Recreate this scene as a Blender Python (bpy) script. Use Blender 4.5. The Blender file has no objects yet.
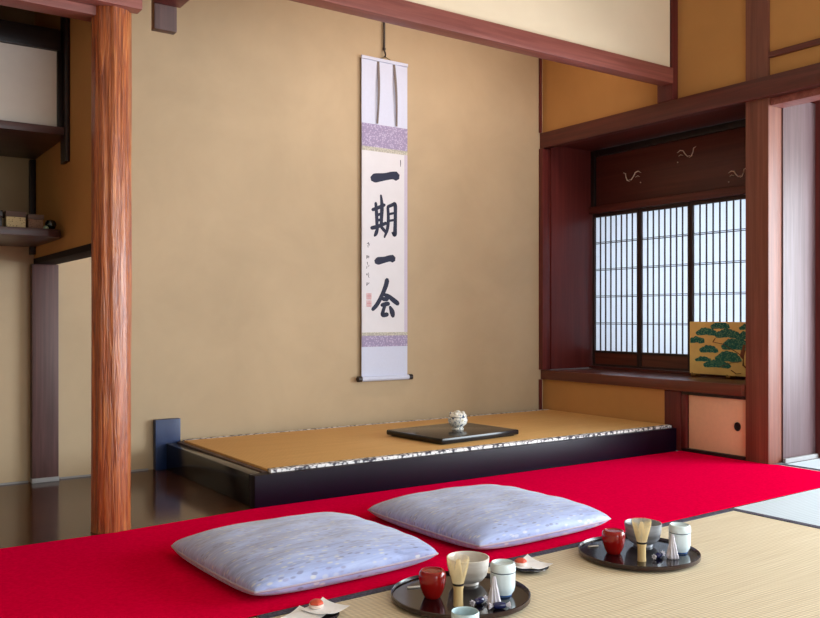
import bpy, bmesh, math, random
from mathutils import Vector, Matrix
R = math.radians
random.seed(7)
S = bpy.context.scene
C = S.collection

# ------------------------------------------------------------------ materials
def lin(c):
    f = lambda v: v/12.92 if v <= .04045 else ((v+.055)/1.055)**2.4
    return tuple(f(v/255) for v in c) + (1,)

def new_mat(name, rough=.6, spec=.4, metal=0):
    m = bpy.data.materials.new(name); m.use_nodes = True
    nt = m.node_tree; b = nt.nodes['Principled BSDF']
    b.inputs['Roughness'].default_value = rough
    b.inputs['Specular IOR Level'].default_value = spec
    b.inputs['Metallic'].default_value = metal
    return m, nt, b

def N(nt, t, **kw):
    n = nt.nodes.new(t)
    for k, v in kw.items(): setattr(n, k, v)
    return n

def coords(nt, scale=(1, 1, 1), rot=(0, 0, 0)):
    tc = N(nt, 'ShaderNodeTexCoord'); mp = N(nt, 'ShaderNodeMapping')
    mp.inputs['Scale'].default_value = scale; mp.inputs['Rotation'].default_value = rot
    nt.links.new(tc.outputs['Object'], mp.inputs['Vector'])
    return mp.outputs['Vector']

def noise(nt, vec, scale=5, detail=4, rough=.55, dist=0):
    n = N(nt, 'ShaderNodeTexNoise')
    n.inputs['Scale'].default_value = scale; n.inputs['Detail'].default_value = detail
    n.inputs['Roughness'].default_value = rough; n.inputs['Distortion'].default_value = dist
    nt.links.new(vec, n.inputs['Vector'])
    return n.outputs['Fac']

def ramp(nt, fac, stops):
    r = N(nt, 'ShaderNodeValToRGB')
    els = r.color_ramp.elements
    while len(els) < len(stops): els.new(.5)
    for e, (p, c) in zip(els, stops):
        e.position = p; e.color = c
    nt.links.new(fac, r.inputs['Fac'])
    return r.outputs['Color']

def bump(nt, b, h, strength=.2, dist=.01):
    n = N(nt, 'ShaderNodeBump')
    n.inputs['Strength'].default_value = strength; n.inputs['Distance'].default_value = dist
    nt.links.new(h, n.inputs['Height']); nt.links.new(n.outputs['Normal'], b.inputs['Normal'])

def mix(nt, fac, a, b):
    n = N(nt, 'ShaderNodeMix', data_type='RGBA')
    for s, v in ((n.inputs[0], fac), (n.inputs[6], a), (n.inputs[7], b)):
        if hasattr(v, 'default_value') or hasattr(v, 'links'): nt.links.new(v, s)
        else: s.default_value = v
    return n.outputs[2]

def math_node(nt, op, a, b=None):
    n = N(nt, 'ShaderNodeMath', operation=op)
    for i, v in ((0, a), (1, b)):
        if v is None: continue
        if isinstance(v, (int, float)): n.inputs[i].default_value = v
        else: nt.links.new(v, n.inputs[i])
    return n.outputs[0]

def plain(name, c, rough=.5, spec=.4, metal=0, var=.06, scale=20):
    m, nt, b = new_mat(name, rough, spec, metal)
    l = lin(c)
    d = tuple(x*(1-var) for x in l[:3])+(1,); u = tuple(min(1, x*(1+var)) for x in l[:3])+(1,)
    nt.links.new(ramp(nt, noise(nt, coords(nt), scale, 3), [(.3, d), (.7, u)]), b.inputs['Base Color'])
    return m

def wood(name, dark, light, axis, rough=.45, spec=.4, fine=30, bmp=.12, coat=0):
    m, nt, b = new_mat(name, rough, spec)
    sc = [fine]*3; sc['xyz'.index(axis)] = fine*.045
    v = coords(nt, sc)
    f1 = noise(nt, v, 1.0, 6, .6, .6)
    sc2 = [fine*4]*3; sc2['xyz'.index(axis)] = fine*.06
    f2 = noise(nt, coords(nt, sc2), 1.0, 3, .5)
    col = ramp(nt, f1, [(.28, lin(dark)), (.72, lin(light))])
    dk = mix(nt, .35, col, lin(dark))
    col2 = mix(nt, ramp(nt, f2, [(.42, (0, 0, 0, 1)), (.6, (1, 1, 1, 1))]), dk, col)
    nt.links.new(col2, b.inputs['Base Color'])
    bump(nt, b, f2, bmp, .002)
    b.inputs['Coat Weight'].default_value = coat
    b.inputs['Coat Roughness'].default_value = .15
    return m

def plaster(name, c, var=.05, sc=2.2):
    m, nt, b = new_mat(name, .92, .15)
    l = lin(c)
    d = tuple(x*(1-var*1.6) for x in l[:3])+(1,); u = tuple(min(1, x*(1+var)) for x in l[:3])+(1,)
    v = coords(nt)
    big = noise(nt, v, sc, 5, .6, .3)
    nt.links.new(ramp(nt, big, [(.3, d), (.7, u)]), b.inputs['Base Color'])
    bump(nt, b, noise(nt, v, 260, 3, .7), .15, .002)
    return m

def tatami(name, c1, c2, axis='x', rough=.62):
    # rush weave: fine ribs running along `axis`, broken up by the warp threads
    m, nt, b = new_mat(name, rough, .35)
    tc = N(nt, 'ShaderNodeTexCoord')
    sep = N(nt, 'ShaderNodeSeparateXYZ'); nt.links.new(tc.outputs['Object'], sep.inputs[0])
    along, across = (sep.outputs[0], sep.outputs[1]) if axis == 'x' else (sep.outputs[1], sep.outputs[0])
    ribs = math_node(nt, 'SINE', math_node(nt, 'MULTIPLY', along, 2*math.pi/.0155))
    rush = math_node(nt, 'SINE', math_node(nt, 'MULTIPLY', across, 2*math.pi/.011))
    h = math_node(nt, 'MULTIPLY_ADD', ribs, .5); nt.nodes[-1].inputs[2].default_value = .5
    h2 = math_node(nt, 'MULTIPLY_ADD', rush, .25); nt.nodes[-1].inputs[2].default_value = .25
    hh = math_node(nt, 'ADD', math_node(nt, 'MULTIPLY', h, .6), h2)
    sc = (3, 160, 1) if axis == 'x' else (160, 3, 1)
    nz = noise(nt, coords(nt, sc), 1, 4)
    col = ramp(nt, nz, [(.3, lin(c1)), (.7, lin(c2))])
    dk = mix(nt, .36, col, lin(tuple(x*.62 for x in c1)))
    nt.links.new(mix(nt, hh, dk, col), b.inputs['Base Color'])
    bump(nt, b, hh, .35, .003)
    return m

def brocade(name, base, dots, scale, rough=.6, thr=.5, spec=.3):
    m, nt, b = new_mat(name, rough, spec)
    v = coords(nt)
    vo = N(nt, 'ShaderNodeTexVoronoi'); vo.inputs['Scale'].default_value = scale
    vo.inputs['Randomness'].default_value = .7
    nt.links.new(v, vo.inputs['Vector'])
    col = ramp(nt, vo.outputs['Distance'], [(thr-.12, lin(dots)), (thr+.12, lin(base))])
    nt.links.new(col, b.inputs['Base Color'])
    bump(nt, b, vo.outputs['Distance'], .15, .001)
    return m

PL_WALL = plaster('ochre_sand_plaster', (186, 165, 136))
PL_SIDE = plaster('golden_ochre_plaster', (186, 137, 82))
PL_HEAD = plaster('cream_plaster', (224, 204, 178), .03)
PL_CEIL = plaster('pale_ceiling', (205, 195, 180), .03)
W_DX = wood('maroon_wood_x', (72, 32, 30), (116, 58, 50), 'x', .4)
W_DY = wood('maroon_wood_y', (70, 30, 26), (108, 50, 42), 'y', .42)
W_DZ = wood('maroon_wood_z', (78, 28, 26), (114, 46, 42), 'z', .42)
W_LX = wood('rosy_lintel_wood', (112, 56, 50), (156, 92, 82), 'x', .4)
W_LZ = wood('rosy_post_wood', (96, 52, 42), (138, 84, 66), 'z', .42)
W_BZ = wood('pale_rosy_board', (80, 60, 62), (112, 90, 94), 'z', .4, fine=40)
W_BK = wood('blackish_wood_x', (24, 17, 18), (50, 38, 38), 'x', .35)
W_BKZ = wood('blackish_wood_z', (22, 15, 16), (46, 32, 32), 'z', .4)
W_SH = wood('shelf_wood', (60, 38, 38), (104, 78, 78), 'x', .35)
W_FL = wood('polished_floor_wood', (52, 28, 14), (92, 54, 28), 'x', .14, .32, 14, .03, .0)
W_LED = wood('ledge_wood', (76, 34, 24), (120, 62, 44), 'y', .3, .5)
W_RAN = wood('carved_panel_wood', (70, 30, 26), (102, 50, 42), 'y', .4, .4, 18)
W_BRZ = wood('brown_wood_z', (60, 38, 36), (98, 68, 66), 'z', .42)
W_BOX = wood('box_wood', (70, 52, 46), (112, 88, 78), 'x', .6)
LACQ = plain('black_lacquer', (13, 12, 17), .16, .4, var=.1)
LACQ_P = plain('plum_black_lacquer', (18, 4, 24), .4, .15, var=.12)
LACQ_B = plain('blue_black_lacquer', (22, 44, 88), .35, .4, var=.12)
TRAYM = plain('tray_lacquer', (18, 15, 18), .12, .6)
TRAYE = plain('tray_rim_lacquer', (40, 18, 18), .2, .6)
FELT, _nt, _b = new_mat('red_felt', 1, 0)
_v = coords(_nt)
_nt.links.new(ramp(_nt, noise(_nt, _v, 90, 4, .7), [(.3, lin((212, 0, 40))), (.7, lin((232, 0, 56)))]), _b.inputs['Base Color'])
bump(_nt, _b, noise(_nt, _v, 700, 3, .7), .25, .002)
_b.inputs['Sheen Weight'].default_value = .12; _b.inputs['Sheen Tint'].default_value = lin((255, 0, 130)); _b.inputs['Sheen Roughness'].default_value = .4
TAT = tatami('tatami_rush', (228, 210, 176), (248, 234, 204), 'x')
TAT_GLARE = tatami('glare_tinted_rush', (210, 226, 238), (224, 238, 248), 'y')  # whitened, cooled rush: daylight glare is put into the colour
TAT_G = tatami('golden_alcove_rush', (216, 166, 98), (236, 188, 118), 'x')
HERI = brocade('tatami_border_cloth', (62, 60, 76), (88, 86, 104), 120, .8)
HERI_W = brocade('white_dotted_brocade', (70, 66, 76), (240, 238, 238), 52, .7, .56)
# zabuton silk
ZAB, _nt, _b = new_mat('lavender_silk', .5, .4)
_w = noise(_nt, coords(_nt, (7, 70, 12)), 1, 5, .6, .8)
_c = ramp(_nt, _w, [(.30, lin((142, 154, 200))), (.5, lin((166, 182, 230))), (.75, lin((190, 206, 246)))])
_vo = N(_nt, 'ShaderNodeTexVoronoi'); _vo.inputs['Scale'].default_value = 74
_nt.links.new(coords(_nt, (.5, 1.5, .8)), _vo.inputs['Vector'])
_m = ramp(_nt, _vo.outputs['Distance'], [(.26, (1, 1, 1, 1)), (.42, (0, 0, 0, 1))])
_hs = ramp(_nt, _vo.outputs['Color'], [(.2, lin((96, 86, 124))), (.38, lin((150, 140, 184))), (.55, lin((176, 190, 236))), (.72, lin((236, 232, 214)))])
_nt.links.new(mix(_nt, math_node(_nt, 'MULTIPLY', _m, .5), _c, _hs), _b.inputs['Base Color'])
bump(_nt, _b, _w, .15, .002)
_b.inputs['Sheen Weight'].default_value = .3
PIPE = plain('piping_silk', (180, 172, 190), .5)
# shoji paper: thin, lets the daylight behind it through
PAPER, _nt, _b = new_mat('shoji_paper', .9, .1)
_b.inputs['Base Color'].default_value = lin((236, 240, 246))
_t = N(_nt, 'ShaderNodeBsdfTranslucent'); _t.inputs['Color'].default_value = lin((236, 242, 250))
_ms = N(_nt, 'ShaderNodeMixShader'); _ms.inputs[0].default_value = .6
_nt.links.new(_b.outputs[0], _ms.inputs[1]); _nt.links.new(_t.outputs[0], _ms.inputs[2])
_nt.links.new(_ms.outputs[0], _nt.nodes['Material Output'].inputs['Surface'])
LATT = plain('lattice_wood', (52, 36, 34), .5)
INK = plain('ink', (54, 58, 76), .7, .1)
SEAL = plain('seal_red', (216, 156, 160), .8, .1)
CUT_LIGHT = plain('painted_cutout_light', (236, 222, 210), .3, .5)  # pale tone paints the light that shows through the openwork
SC_W = plain('scroll_silk', (202, 208, 230), .7, .2, var=.02, scale=120)
SC_P = plain('scroll_paper', (218, 217, 223), .8, .15, var=.015)
SC_B = brocade('lilac_brocade', (150, 138, 172), (186, 176, 204), 95, .6, .4)
SC_G = brocade('grey_green_band', (168, 166, 156), (204, 200, 186), 110, .7, .4)
SC_E = plain('scroll_side_silk', (196, 188, 208), .7, .2, var=.03, scale=120)
FUTAI = plain('grey_ribbon', (122, 112, 110), .7, .2)
BLACKW = plain('dark_rod', (38, 26, 24), .4)
CORD = plain('cord', (92, 82, 60), .8)
WHITEP = plain('white_paper', (254, 254, 255), .8, .2, var=.01)
FUSUMA = plain('fusuma_paper', (236, 198, 160), .75, .2, var=.03, scale=60)
CABDOOR = plain('white_door_paper', (226, 220, 216), .6, .3, var=.02)
REDL = plain('red_lacquer', (150, 14, 12), .12, .6, var=.1)
REDD = plain('dark_red_lacquer', (96, 14, 10), .15, .6, var=.1)
BAMB = wood('bamboo', (196, 166, 112), (228, 204, 152), 'z', .5, fine=200)
BAMB2 = plain('pale_bamboo_tines', (244, 226, 186), .55)
CUPM = plain('pale_celadon_glaze', (224, 240, 246), .18, .5, var=.02)
CUPL = plain('cup_line_glaze', (92, 108, 126), .3)
CUPF = plain('cup_foot_blue', (60, 96, 150), .25)
BOWL1, _nt, _b = new_mat('cream_grey_glaze', .25, .5)
_nt.links.new(ramp(_nt, noise(_nt, coords(_nt, (6, 6, 40)), 1, 4), [(.3, lin((206, 198, 188))), (.7, lin((240, 236, 230)))]), _b.inputs['Base Color'])
BOWL2, _nt, _b = new_mat('shade_tinted_grey_glaze', .22, .5)  # grey glaze, darkened and blued to paint in shadow and glare
_nt.links.new(ramp(_nt, noise(_nt, coords(_nt, (6, 6, 40)), 1, 4), [(.3, lin((128, 128, 132))), (.7, lin((190, 194, 202)))]), _b.inputs['Base Color'])
POT, _nt, _b = new_mat('blue_and_white_porcelain', .15, .5)
_n = noise(_nt, coords(_nt), 38, 3, .5, 2.5)
_nt.links.new(ramp(_nt, _n, [(.38, lin((44, 66, 104))), (.46, lin((226, 226, 218))), (.62, lin((242, 238, 226))), (.72, lin((176, 170, 140)))]), _b.inputs['Base Color'])
GOLD = plain('gold_leaf', (252, 216, 138), .5, .2, var=.12, scale=8)
PINE = brocade('pine_green', (26, 108, 104), (120, 176, 136), 120, .6, .34)
BARK = plain('painted_bark', (132, 78, 50), .7)
BRASS = plain('brass', (180, 140, 80), .35, .5, .8)
IRON = plain('dark_iron', (26, 20, 20), .4)
CANDY = plain('dark_blue_wrapper', (34, 38, 84), .2, .6)
SWEETR = plain('red_bean_sweet', (222, 90, 66), .5, .4, var=.1)
SWEETW = plain('white_sweet', (244, 224, 214), .5, .4)
CELLO, _nt, _b = new_mat('white_tissue_wrap', .35, .5)
_b.inputs['Base Color'].default_value = lin((236, 232, 242))
_b.inputs['Transmission Weight'].default_value = .25
STONE = plain('pale_stone', (150, 150, 152), .7)

# round log pillar: rippled orange-brown surface
PILLAR, _nt, _b = new_mat('rippled_cedar', .32, .5)
_f1 = noise(_nt, coords(_nt, (105, 105, 6)), 1, 4, .55, 1.0)
_f2 = noise(_nt, coords(_nt, (120, 120, 5)), 1, 3, .5, .4)
_c = ramp(_nt, _f1, [(.30, lin((122, 54, 26))), (.5, lin((176, 92, 46))), (.72, lin((210, 132, 74)))])
_d = mix(_nt, .35, _c, lin((84, 36, 22)))
_nt.links.new(mix(_nt, ramp(_nt, _f2, [(.4, (0, 0, 0, 1)), (.58, (1, 1, 1, 1))]), _d, _c), _b.inputs['Base Color'])
bump(_nt, _b, _f1, .7, .010)
_b.inputs['Coat Weight'].default_value = .3; _b.inputs['Coat Roughness'].default_value = .2

# ------------------------------------------------------------------ builders
class MB:
    """collects shapes (world coordinates) into one mesh"""
    def __init__(s): s.bm = bmesh.new()
    def _merge(s, b, mtx=None):
        if mtx is not None: b.transform(mtx)
        me = bpy.data.meshes.new('t'); b.to_mesh(me); b.free()
        s.bm.from_mesh(me); bpy.data.meshes.remove(me)
        return s
    def box(s, x0, x1, y0, y1, z0, z1, bev=0, mtx=None):
        b = bmesh.new(); bmesh.ops.create_cube(b, size=1)
        b.transform(Matrix.Translation(((x0+x1)/2, (y0+y1)/2, (z0+z1)/2)) @ Matrix.Diagonal((x1-x0, y1-y0, z1-z0, 1)))
        if bev: bmesh.ops.bevel(b, geom=b.edges[:], offset=bev, segments=2, profile=.6, affect='EDGES')
        return s._merge(b, mtx)
    def prism(s, pts, z0, z1, bev=0, mtx=None):
        b = bmesh.new()
        lo = [b.verts.new((x, y, z0)) for x, y in pts]; hi = [b.verts.new((x, y, z1)) for x, y in pts]
        b.faces.new(lo[::-1]); b.faces.new(hi)
        n = len(pts)
        for i in range(n): b.faces.new((lo[i], lo[(i+1) % n], hi[(i+1) % n], hi[i]))
        bmesh.ops.recalc_face_normals(b, faces=b.faces[:])
        if bev: bmesh.ops.bevel(b, geom=b.edges[:], offset=bev, segments=2, profile=.6, affect='EDGES')
        return s._merge(b, mtx)
    def lathe(s, prof, c=(0, 0, 0), seg=40, mtx=None, wob=None):
        b = bmesh.new(); rings = []
        for r, z in prof:
            if r < 1e-6: rings.append([b.verts.new((c[0], c[1], c[2]+z))])
            else:
                rings.append([b.verts.new((c[0]+(r*(wob(a, z) if wob else 1))*math.cos(a), c[1]+(r*(wob(a, z) if wob else 1))*math.sin(a), c[2]+z))
                              for a in [2*math.pi*i/seg for i in range(seg)]])
        for p, q in zip(rings, rings[1:]):
            for i in range(seg):
                j = (i+1) % seg
                if len(p) == 1 and len(q) == 1: continue
                if len(p) == 1: b.faces.new((p[0], q[j], q[i]))
                elif len(q) == 1: b.faces.new((p[i], p[j], q[0]))
                else: b.faces.new((p[i], p[j], q[j], q[i]))
        for ring in (rings[0], rings[-1]):
            if len(ring) > 1: b.faces.new(ring)
        bmesh.ops.recalc_face_normals(b, faces=b.faces[:])
        return s._merge(b, mtx)
    def tube(s, pts, rad, seg=10, mtx=None, flat=1):
        b = bmesh.new(); pts = [Vector(p) for p in pts]; rings = []
        n = len(pts)
        for i, p in enumerate(pts):
            t = (pts[min(i+1, n-1)]-pts[max(i-1, 0)]).normalized()
            up = Vector((0, 0, 1)) if abs(t.z) < .9 else Vector((1, 0, 0))
            a = t.cross(up).normalized(); bb = a.cross(t)
            r = rad[i] if isinstance(rad, (list, tuple)) else rad
            rings.append([b.verts.new(p+a*math.cos(q)*r+bb*math.sin(q)*r*flat) for q in [2*math.pi*k/seg for k in range(seg)]])
        for p, q in zip(rings, rings[1:]):
            for i in range(seg): b.faces.new((p[i], p[(i+1) % seg], q[(i+1) % seg], q[i]))
        b.faces.new(rings[0]); b.faces.new(rings[-1])
        bmesh.ops.recalc_face_normals(b, faces=b.faces[:])
        return s._merge(b, mtx)
    def build(s, name, mat, parent=None, base=(0, 0, 0), smooth=True, angle=35):
        o_w = Vector(base)
        if parent is not None:
            o_w = world(parent)
        s.bm.transform(Matrix.Translation(-o_w))
        me = bpy.data.meshes.new(name); s.bm.to_mesh(me); s.bm.free()
        me.materials.append(mat)
        if smooth:
            for p in me.polygons: p.use_smooth = True
            me.set_sharp_from_angle(angle=R(angle))
        o = bpy.data.objects.new(name, me); C.objects.link(o)
        if parent is not None: o.parent = parent
        else: o.location = o_w
        return o

def world(o):
    v = Vector((0, 0, 0))
    while o is not None: v += o.location; o = o.parent
    return v
def tag(o, label, cat, group=None, kind=None):
    o['label'] = label; o['category'] = cat
    if group: o['group'] = group
    if kind: o['kind'] = kind
    return o
def thing(name, label, cat, loc, group=None):
    o = bpy.data.objects.new(name, None); C.objects.link(o); o.location = loc
    o.empty_display_size = .05
    return tag(o, label, cat, group)
def struct(name, mb, mat, label, cat, parent=None):
    o = mb.build(name, mat, parent)
    o['kind'] = 'structure'
    if parent is None: tag(o, label, cat)
    return o
def copy_tree(o, parent=None):
    c = o.copy(); C.objects.link(c); c.parent = parent
    for ch in list(o.children): copy_tree(ch, c)
    return c

# ------------------------------------------------------------------ the setting
XR = 3.765          # face of the right hand woodwork
YB = 4.0            # back plaster wall of the alcove
CEIL = 2.62
carpet_back = [(-1.7, 2.87), (.80, 2.893), (1.34, 2.957), (3.75, 2.957)]

struct('floor', MB().box(-1.8, 6.2, -2.4, 4.5, -.12, -.05), W_FL, 'wooden subfloor under the mats', 'floor')
struct('floor', MB().prism([(-1.8, 1.885), (.86, 1.905), (2.82, 1.97), (3.76, 2.0), (3.76, 4.0), (-1.8, 4.0)], -.049, 0), W_FL,
       'polished dark brown floorboards around the log pillar and alcove platform', 'floor')
struct('ceiling', MB().box(-1.8, 6.2, -2.4, 4.5, CEIL, CEIL+.06), PL_CEIL, 'ceiling above the frame', 'ceiling')
struct('wall_back', MB().box(-1.8, 3.84, YB, YB+.1, 0, CEIL), PL_WALL, 'tan sand plaster wall behind the hanging scroll', 'wall')
struct('wall_left', MB().box(-1.9, -1.8, -2.4, YB+.1, 0, CEIL), PL_WALL, 'plaster wall out of view on the left', 'wall')
# rear wall with a wide opening to the garden behind the camera
rw = MB().box(-1.8, 6.2, -2.5, -2.4, 2.1, CEIL).box(-1.8, -1.2, -2.5, -2.4, 0, 2.1).box(3.7, 6.2, -2.5, -2.4, 0, 2.1)
struct('wall_rear', rw, PL_WALL, 'wall behind the camera with a wide opening', 'wall')
# right wall plaster: above the beam (three fields) and below the bay ledge
wr = MB().box(3.768, 3.86, 3.05, 4.0, 1.865, CEIL).box(3.787, 3.86, 2.5, 3.05, 1.865, CEIL).box(3.785, 3.86, -2.4, 2.46, 1.87, CEIL)
struct('wall_right', wr, PL_SIDE, 'golden ochre plaster above the long dark beam on the right', 'wall')
struct('wall_right', MB().box(3.77, 3.86, 3.05, 4.0, 0, .325), PL_SIDE, 'low strip of tan plaster between ledge and alcove platform', 'wall')
struct('wall_front', MB().box(1.01, 3.735, 2.985, 3.03, 2.035, CEIL), PL_HEAD, 'cream plaster above the alcove lintel', 'wall')
# partition between the side alcove and the main alcove (open below)
struct('wall_left', MB().box(.765, .845, 3.0, 4.0, .969, CEIL), PL_SIDE, 'dim brown partition wall behind the log pillar', 'wall')
struct('wall_left', MB().box(-1.8, .8, 2.94, 3.0, 1.838, CEIL), PL_HEAD, 'plaster above the lintel left of the log pillar', 'wall')

n_trim = [0]
def trim(mb, mat, label, cat='beam'):
    n_trim[0] += 1
    return struct('trim_%d' % n_trim[0], mb, mat, label, cat)
B = .004
trim(MB().box(1.01, 3.735, 2.962, 3.04, 1.957, 2.04, B), W_LX, 'rosy brown lintel beam across the top of the alcove, above the scroll')
trim(MB().box(3.742, 3.80, -2.3, 3.998, 1.776, 1.874, B), W_DY, 'long dark red beam along the right wall above the papered window')
trim(MB().box(3.774, 3.885, 2.432, 2.558, 0, CEIL, B), W_LZ, 'square wooden post at the right of the papered window', 'post')
trim(MB().box(3.772, 3.86, 2.945, 3.085, 0, .318, B), W_DZ, 'short dark post under the ledge at the end of the platform', 'post')
trim(MB().box(3.742, 3.855, 2.974, 3.075, 1.875, CEIL, .003), W_DZ, 'slim dark post where the cream wall meets the right wall', 'post')
trim(MB().box(3.734, 3.80, 3.962, 3.9985, .382, 1.774, .003), W_DZ, 'dark corner post where the tan wall meets the bay window', 'post')
trim(MB().box(3.734, 3.748, 3.982, 3.9995, 1.876, CEIL, .001), W_DZ, 'thin dark strip in the corner above the long beam', 'strip')
trim(MB().box(3.734, 3.748, 3.982, 3.9995, .12, .32, .001), W_DZ, 'thin dark strip in the corner below the ledge', 'strip')
trim(MB().box(3.768, 3.81, -2.3, 2.430, 1.966, 1.994, .002), W_DY, 'thin dark rail on the ochre plaster at top right', 'rail')
trim(MB().box(3.785, 3.885, -2.3, 2.430, 1.738, 1.775, .003), W_LX, 'grooved door head over the opening at far right', 'rail')
trim(MB().box(3.886, 4.17, 2.425, 2.455, 0, 1.80, .002), W_BZ, 'pale rosy board beside the square post at far right', 'board')
trim(MB().box(4.17, 4.27, 2.38, 2.46, 0, CEIL, .004), W_DZ, 'dark post at the right edge of the picture', 'post')
trim(MB().box(3.88, 4.168, 2.408, 2.424, 0, .022, .002), STONE, 'pale strip at the foot of the rosy board', 'strip')
# bay window box
trim(MB().box(3.802, 4.25, 3.955, 4.0, .383, 1.80, .002), W_DZ, 'dark red board lining the left side of the bay window', 'board')
trim(MB().box(3.86, 4.30, 2.456, 4.0, 1.80, 1.83), W_DY, 'dark soffit of the bay window', 'board')
struct('wall_bay', MB().box(4.21, 4.30, 2.456, 4.0, 0, .383), PL_SIDE, 'wall under the bay window', 'wall')
ledge = MB().box(3.75, 4.21, 2.562, 3.998, .322, .38, .004)
struct('trim_%d' % 30, ledge, W_LED, 'long reddish wooden ledge under the papered window, carrying the painted panel', 'ledge')
# rail between carved panel and screens, and sill
trim(MB().box(4.135, 4.215, 2.458, 3.954, 1.385, 1.43, .003), W_DY, 'dark rail between the carved panel and the paper screens', 'rail')
trim(MB().box(4.135, 4.215, 2.458, 3.954, .381, .396, .002), W_DY, 'sill under the paper screens', 'rail')
# next room beyond the opening on the right
struct('ceiling', MB().box(3.88, 6.2, -2.4, 2.42, 1.86, 1.9), PL_CEIL, 'pale low soffit seen through the opening at far right', 'ceiling')
# left beams and stub
trim(MB().box(-1.8, .80, 2.93, 3.012, 1.717, 1.838, B), W_LX, 'rosy lintel running left from the log pillar')
trim(MB().box(-1.8, .888, 2.872, 2.929, 1.746, 1.87, B), W_LX, 'rosy board across the front of the log pillar top')
trim(MB().box(.940, 1.018, 2.91, 2.945, 1.705, CEIL, .001), W_BRZ, 'short dark hanging post right of the log pillar', 'post')
trim(MB().box(.93, 1.03, 2.815, 2.909, 1.79, 1.90, .003), W_DZ, 'dark block on the front of the hanging post', 'block')
trim(MB().box(.76, .85, 3.02, 3.99, .945, .969, .002), plain('matt_dark_rail', (34, 24, 22), .8, .15), 'dark rail along the bottom of the partition wall')
trim(MB().box(.748, .856, 3.955, 3.999, 0, .944, .003), W_BRZ, 'flat brown wooden post against the back wall left of the log pillar', 'post')
trim(MB().box(.746, .858, 3.95, 3.9995, .0, .02, .002), STONE, 'pale foot of the flat brown post', 'foot')
trim(MB().box(.742, .764, 3.96, 3.999, .985, 1.394, .002), W_BKZ, 'thin dark corner strip behind the wall shelf', 'strip')
trim(MB().box(-1.8, .74, 3.99, 3.9995, 0, .007), STONE, 'thin pale strip along the foot of the back wall at left', 'strip')
trim(MB().box(.87, 1.26, 3.99, 3.9995, 0, .007), STONE, 'thin pale strip along the foot of the back wall behind the pillar', 'strip')

# round log pillar
pc = (.808, 2.957)
rr = random.Random(3)
waves = [(rr.randint(5, 17), rr.uniform(-7, 7), rr.uniform(0, 6.28), rr.uniform(.004, .012)) for _ in range(9)]
def ripple(a, z): return 1+sum(A*math.sin(k*a+zz*z+p) for k, zz, p, A in waves)+(.03*max(0, (.03-z)/.03))
pil = MB().lathe([(.063, i*.02) for i in range(0, 98)], (pc[0], pc[1], .0), 96, wob=ripple)
o = pil.build('log_pillar', PILLAR, base=(pc[0], pc[1], 0), angle=80)
tag(o, 'round orange-brown rippled log pillar standing at the edge of the red carpet', 'pillar')

# ------------------------------------------------------------------ mats and carpet
def quad_mat(name, label, quad, top_mat, heri_edges, body_z=(-.049, 0)):
    cx = sum(p[0] for p in quad)/4; cy = sum(p[1] for p in quad)/4
    t = thing(name, label, 'tatami mat', (cx, cy, body_z[0]))
    MB().prism(quad, body_z[0], body_z[1]-.001).build('rush_surface', top_mat, t)
    for (a, b, inward) in heri_edges:
        a = Vector(a); b = Vector(b); n = Vector(inward).normalized()*.028
        MB().prism([tuple(a), tuple(b), tuple(b+n), tuple(a+n)], body_z[1]-.0008, body_z[1]+.0012).build('cloth_border', HERI, t)
    return t
quad_mat('tatami_mat', 'beige tatami mat with dark cloth border under both tea trays', [(.862, .98), (2.785, .98), (2.785, 1.964), (.862, 1.903)], TAT,
         [((.862, 1.903), (2.785, 1.964), (.02, -1))])
quad_mat('tatami_mat', 'tatami mat with daylight glare painted into its colour at the right, reaching out of the picture', [(2.789, .98), (3.76, .98), (3.76, 1.996), (2.789, 1.964)], TAT_GLARE,
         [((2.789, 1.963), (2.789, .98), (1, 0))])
struct('floor', MB().prism([(-1.8, .98), (.857, .98), (.857, 1.9), (-1.8, 1.88)], -.049, -.001), TAT, 'tatami flooring at lower left in front of the red carpet', 'floor')
struct('floor', MB().prism([(-1.8, -2.38), (3.76, -2.38), (3.76, .975), (-1.8, .975)], -.049, -.001), TAT, 'tatami flooring in the near half of the room', 'floor')
quad_mat('tatami_mat', 'tatami mat with painted daylight glare and dark border beyond the square post, at far right', [(3.80, -2.38), (5.6, -2.38), (5.6, 2.40), (3.80, 2.40)], TAT_GLARE,
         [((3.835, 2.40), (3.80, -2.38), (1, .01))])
cp = MB().prism([(-1.7, 1.888), (.862, 1.905), (2.82, 1.969), (3.80, 1.999), (3.80, 2.40), (3.772, 2.43), (3.770, 2.945)] + carpet_back[2:0:-1] + [(-1.7, 2.87)], .0005, .0035)
tag(cp.build('red_carpet', FELT, base=(1.5, 2.4, 0)), 'bright red felt carpet laid under the cushions in front of the alcove', 'carpet')

# ------------------------------------------------------------------ alcove platform
t = thing('alcove_platform', 'low black lacquered platform with golden mat on the alcove floor', 'platform', (2.5, 3.5, 0))
x0, x1, y0, y1, zt = 1.335, 3.766, 2.966, 3.96, .122
MB().box(x0, x1, y0, y0+.05, .0, zt, .004).build('front_board', LACQ_P, t)
MB().box(x0, x0+.05, y0+.051, y1, .0, zt, .003).build('side_board', LACQ, t)
MB().box(x0+.052, x1, y0+.052, y1, .06, zt-.004).build('deck', LACQ, t)
mt = MB().box(x0+.075, x1-.004, y0+.055, y1-.03, zt-.002, zt+.012, .002).build('golden_mat', TAT_G, t); mt['label'] = 'golden rush mat'
MB().box(x0+.078, x1-.006, y0+.026, y0+.060, zt-.002, zt+.0125, .001).build('brocade_border', HERI_W, t)
MB().box(x0+.078, x1-.006, y1-.034, y1-.001, zt-.002, zt+.0125, .001).build('brocade_border', HERI_W, t)
sb = MB().box(x0+.052, x0+.074, y0+.052, y1, zt-.003, zt+.004, .001).build('edge_strip', W_BOX, t)
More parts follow.
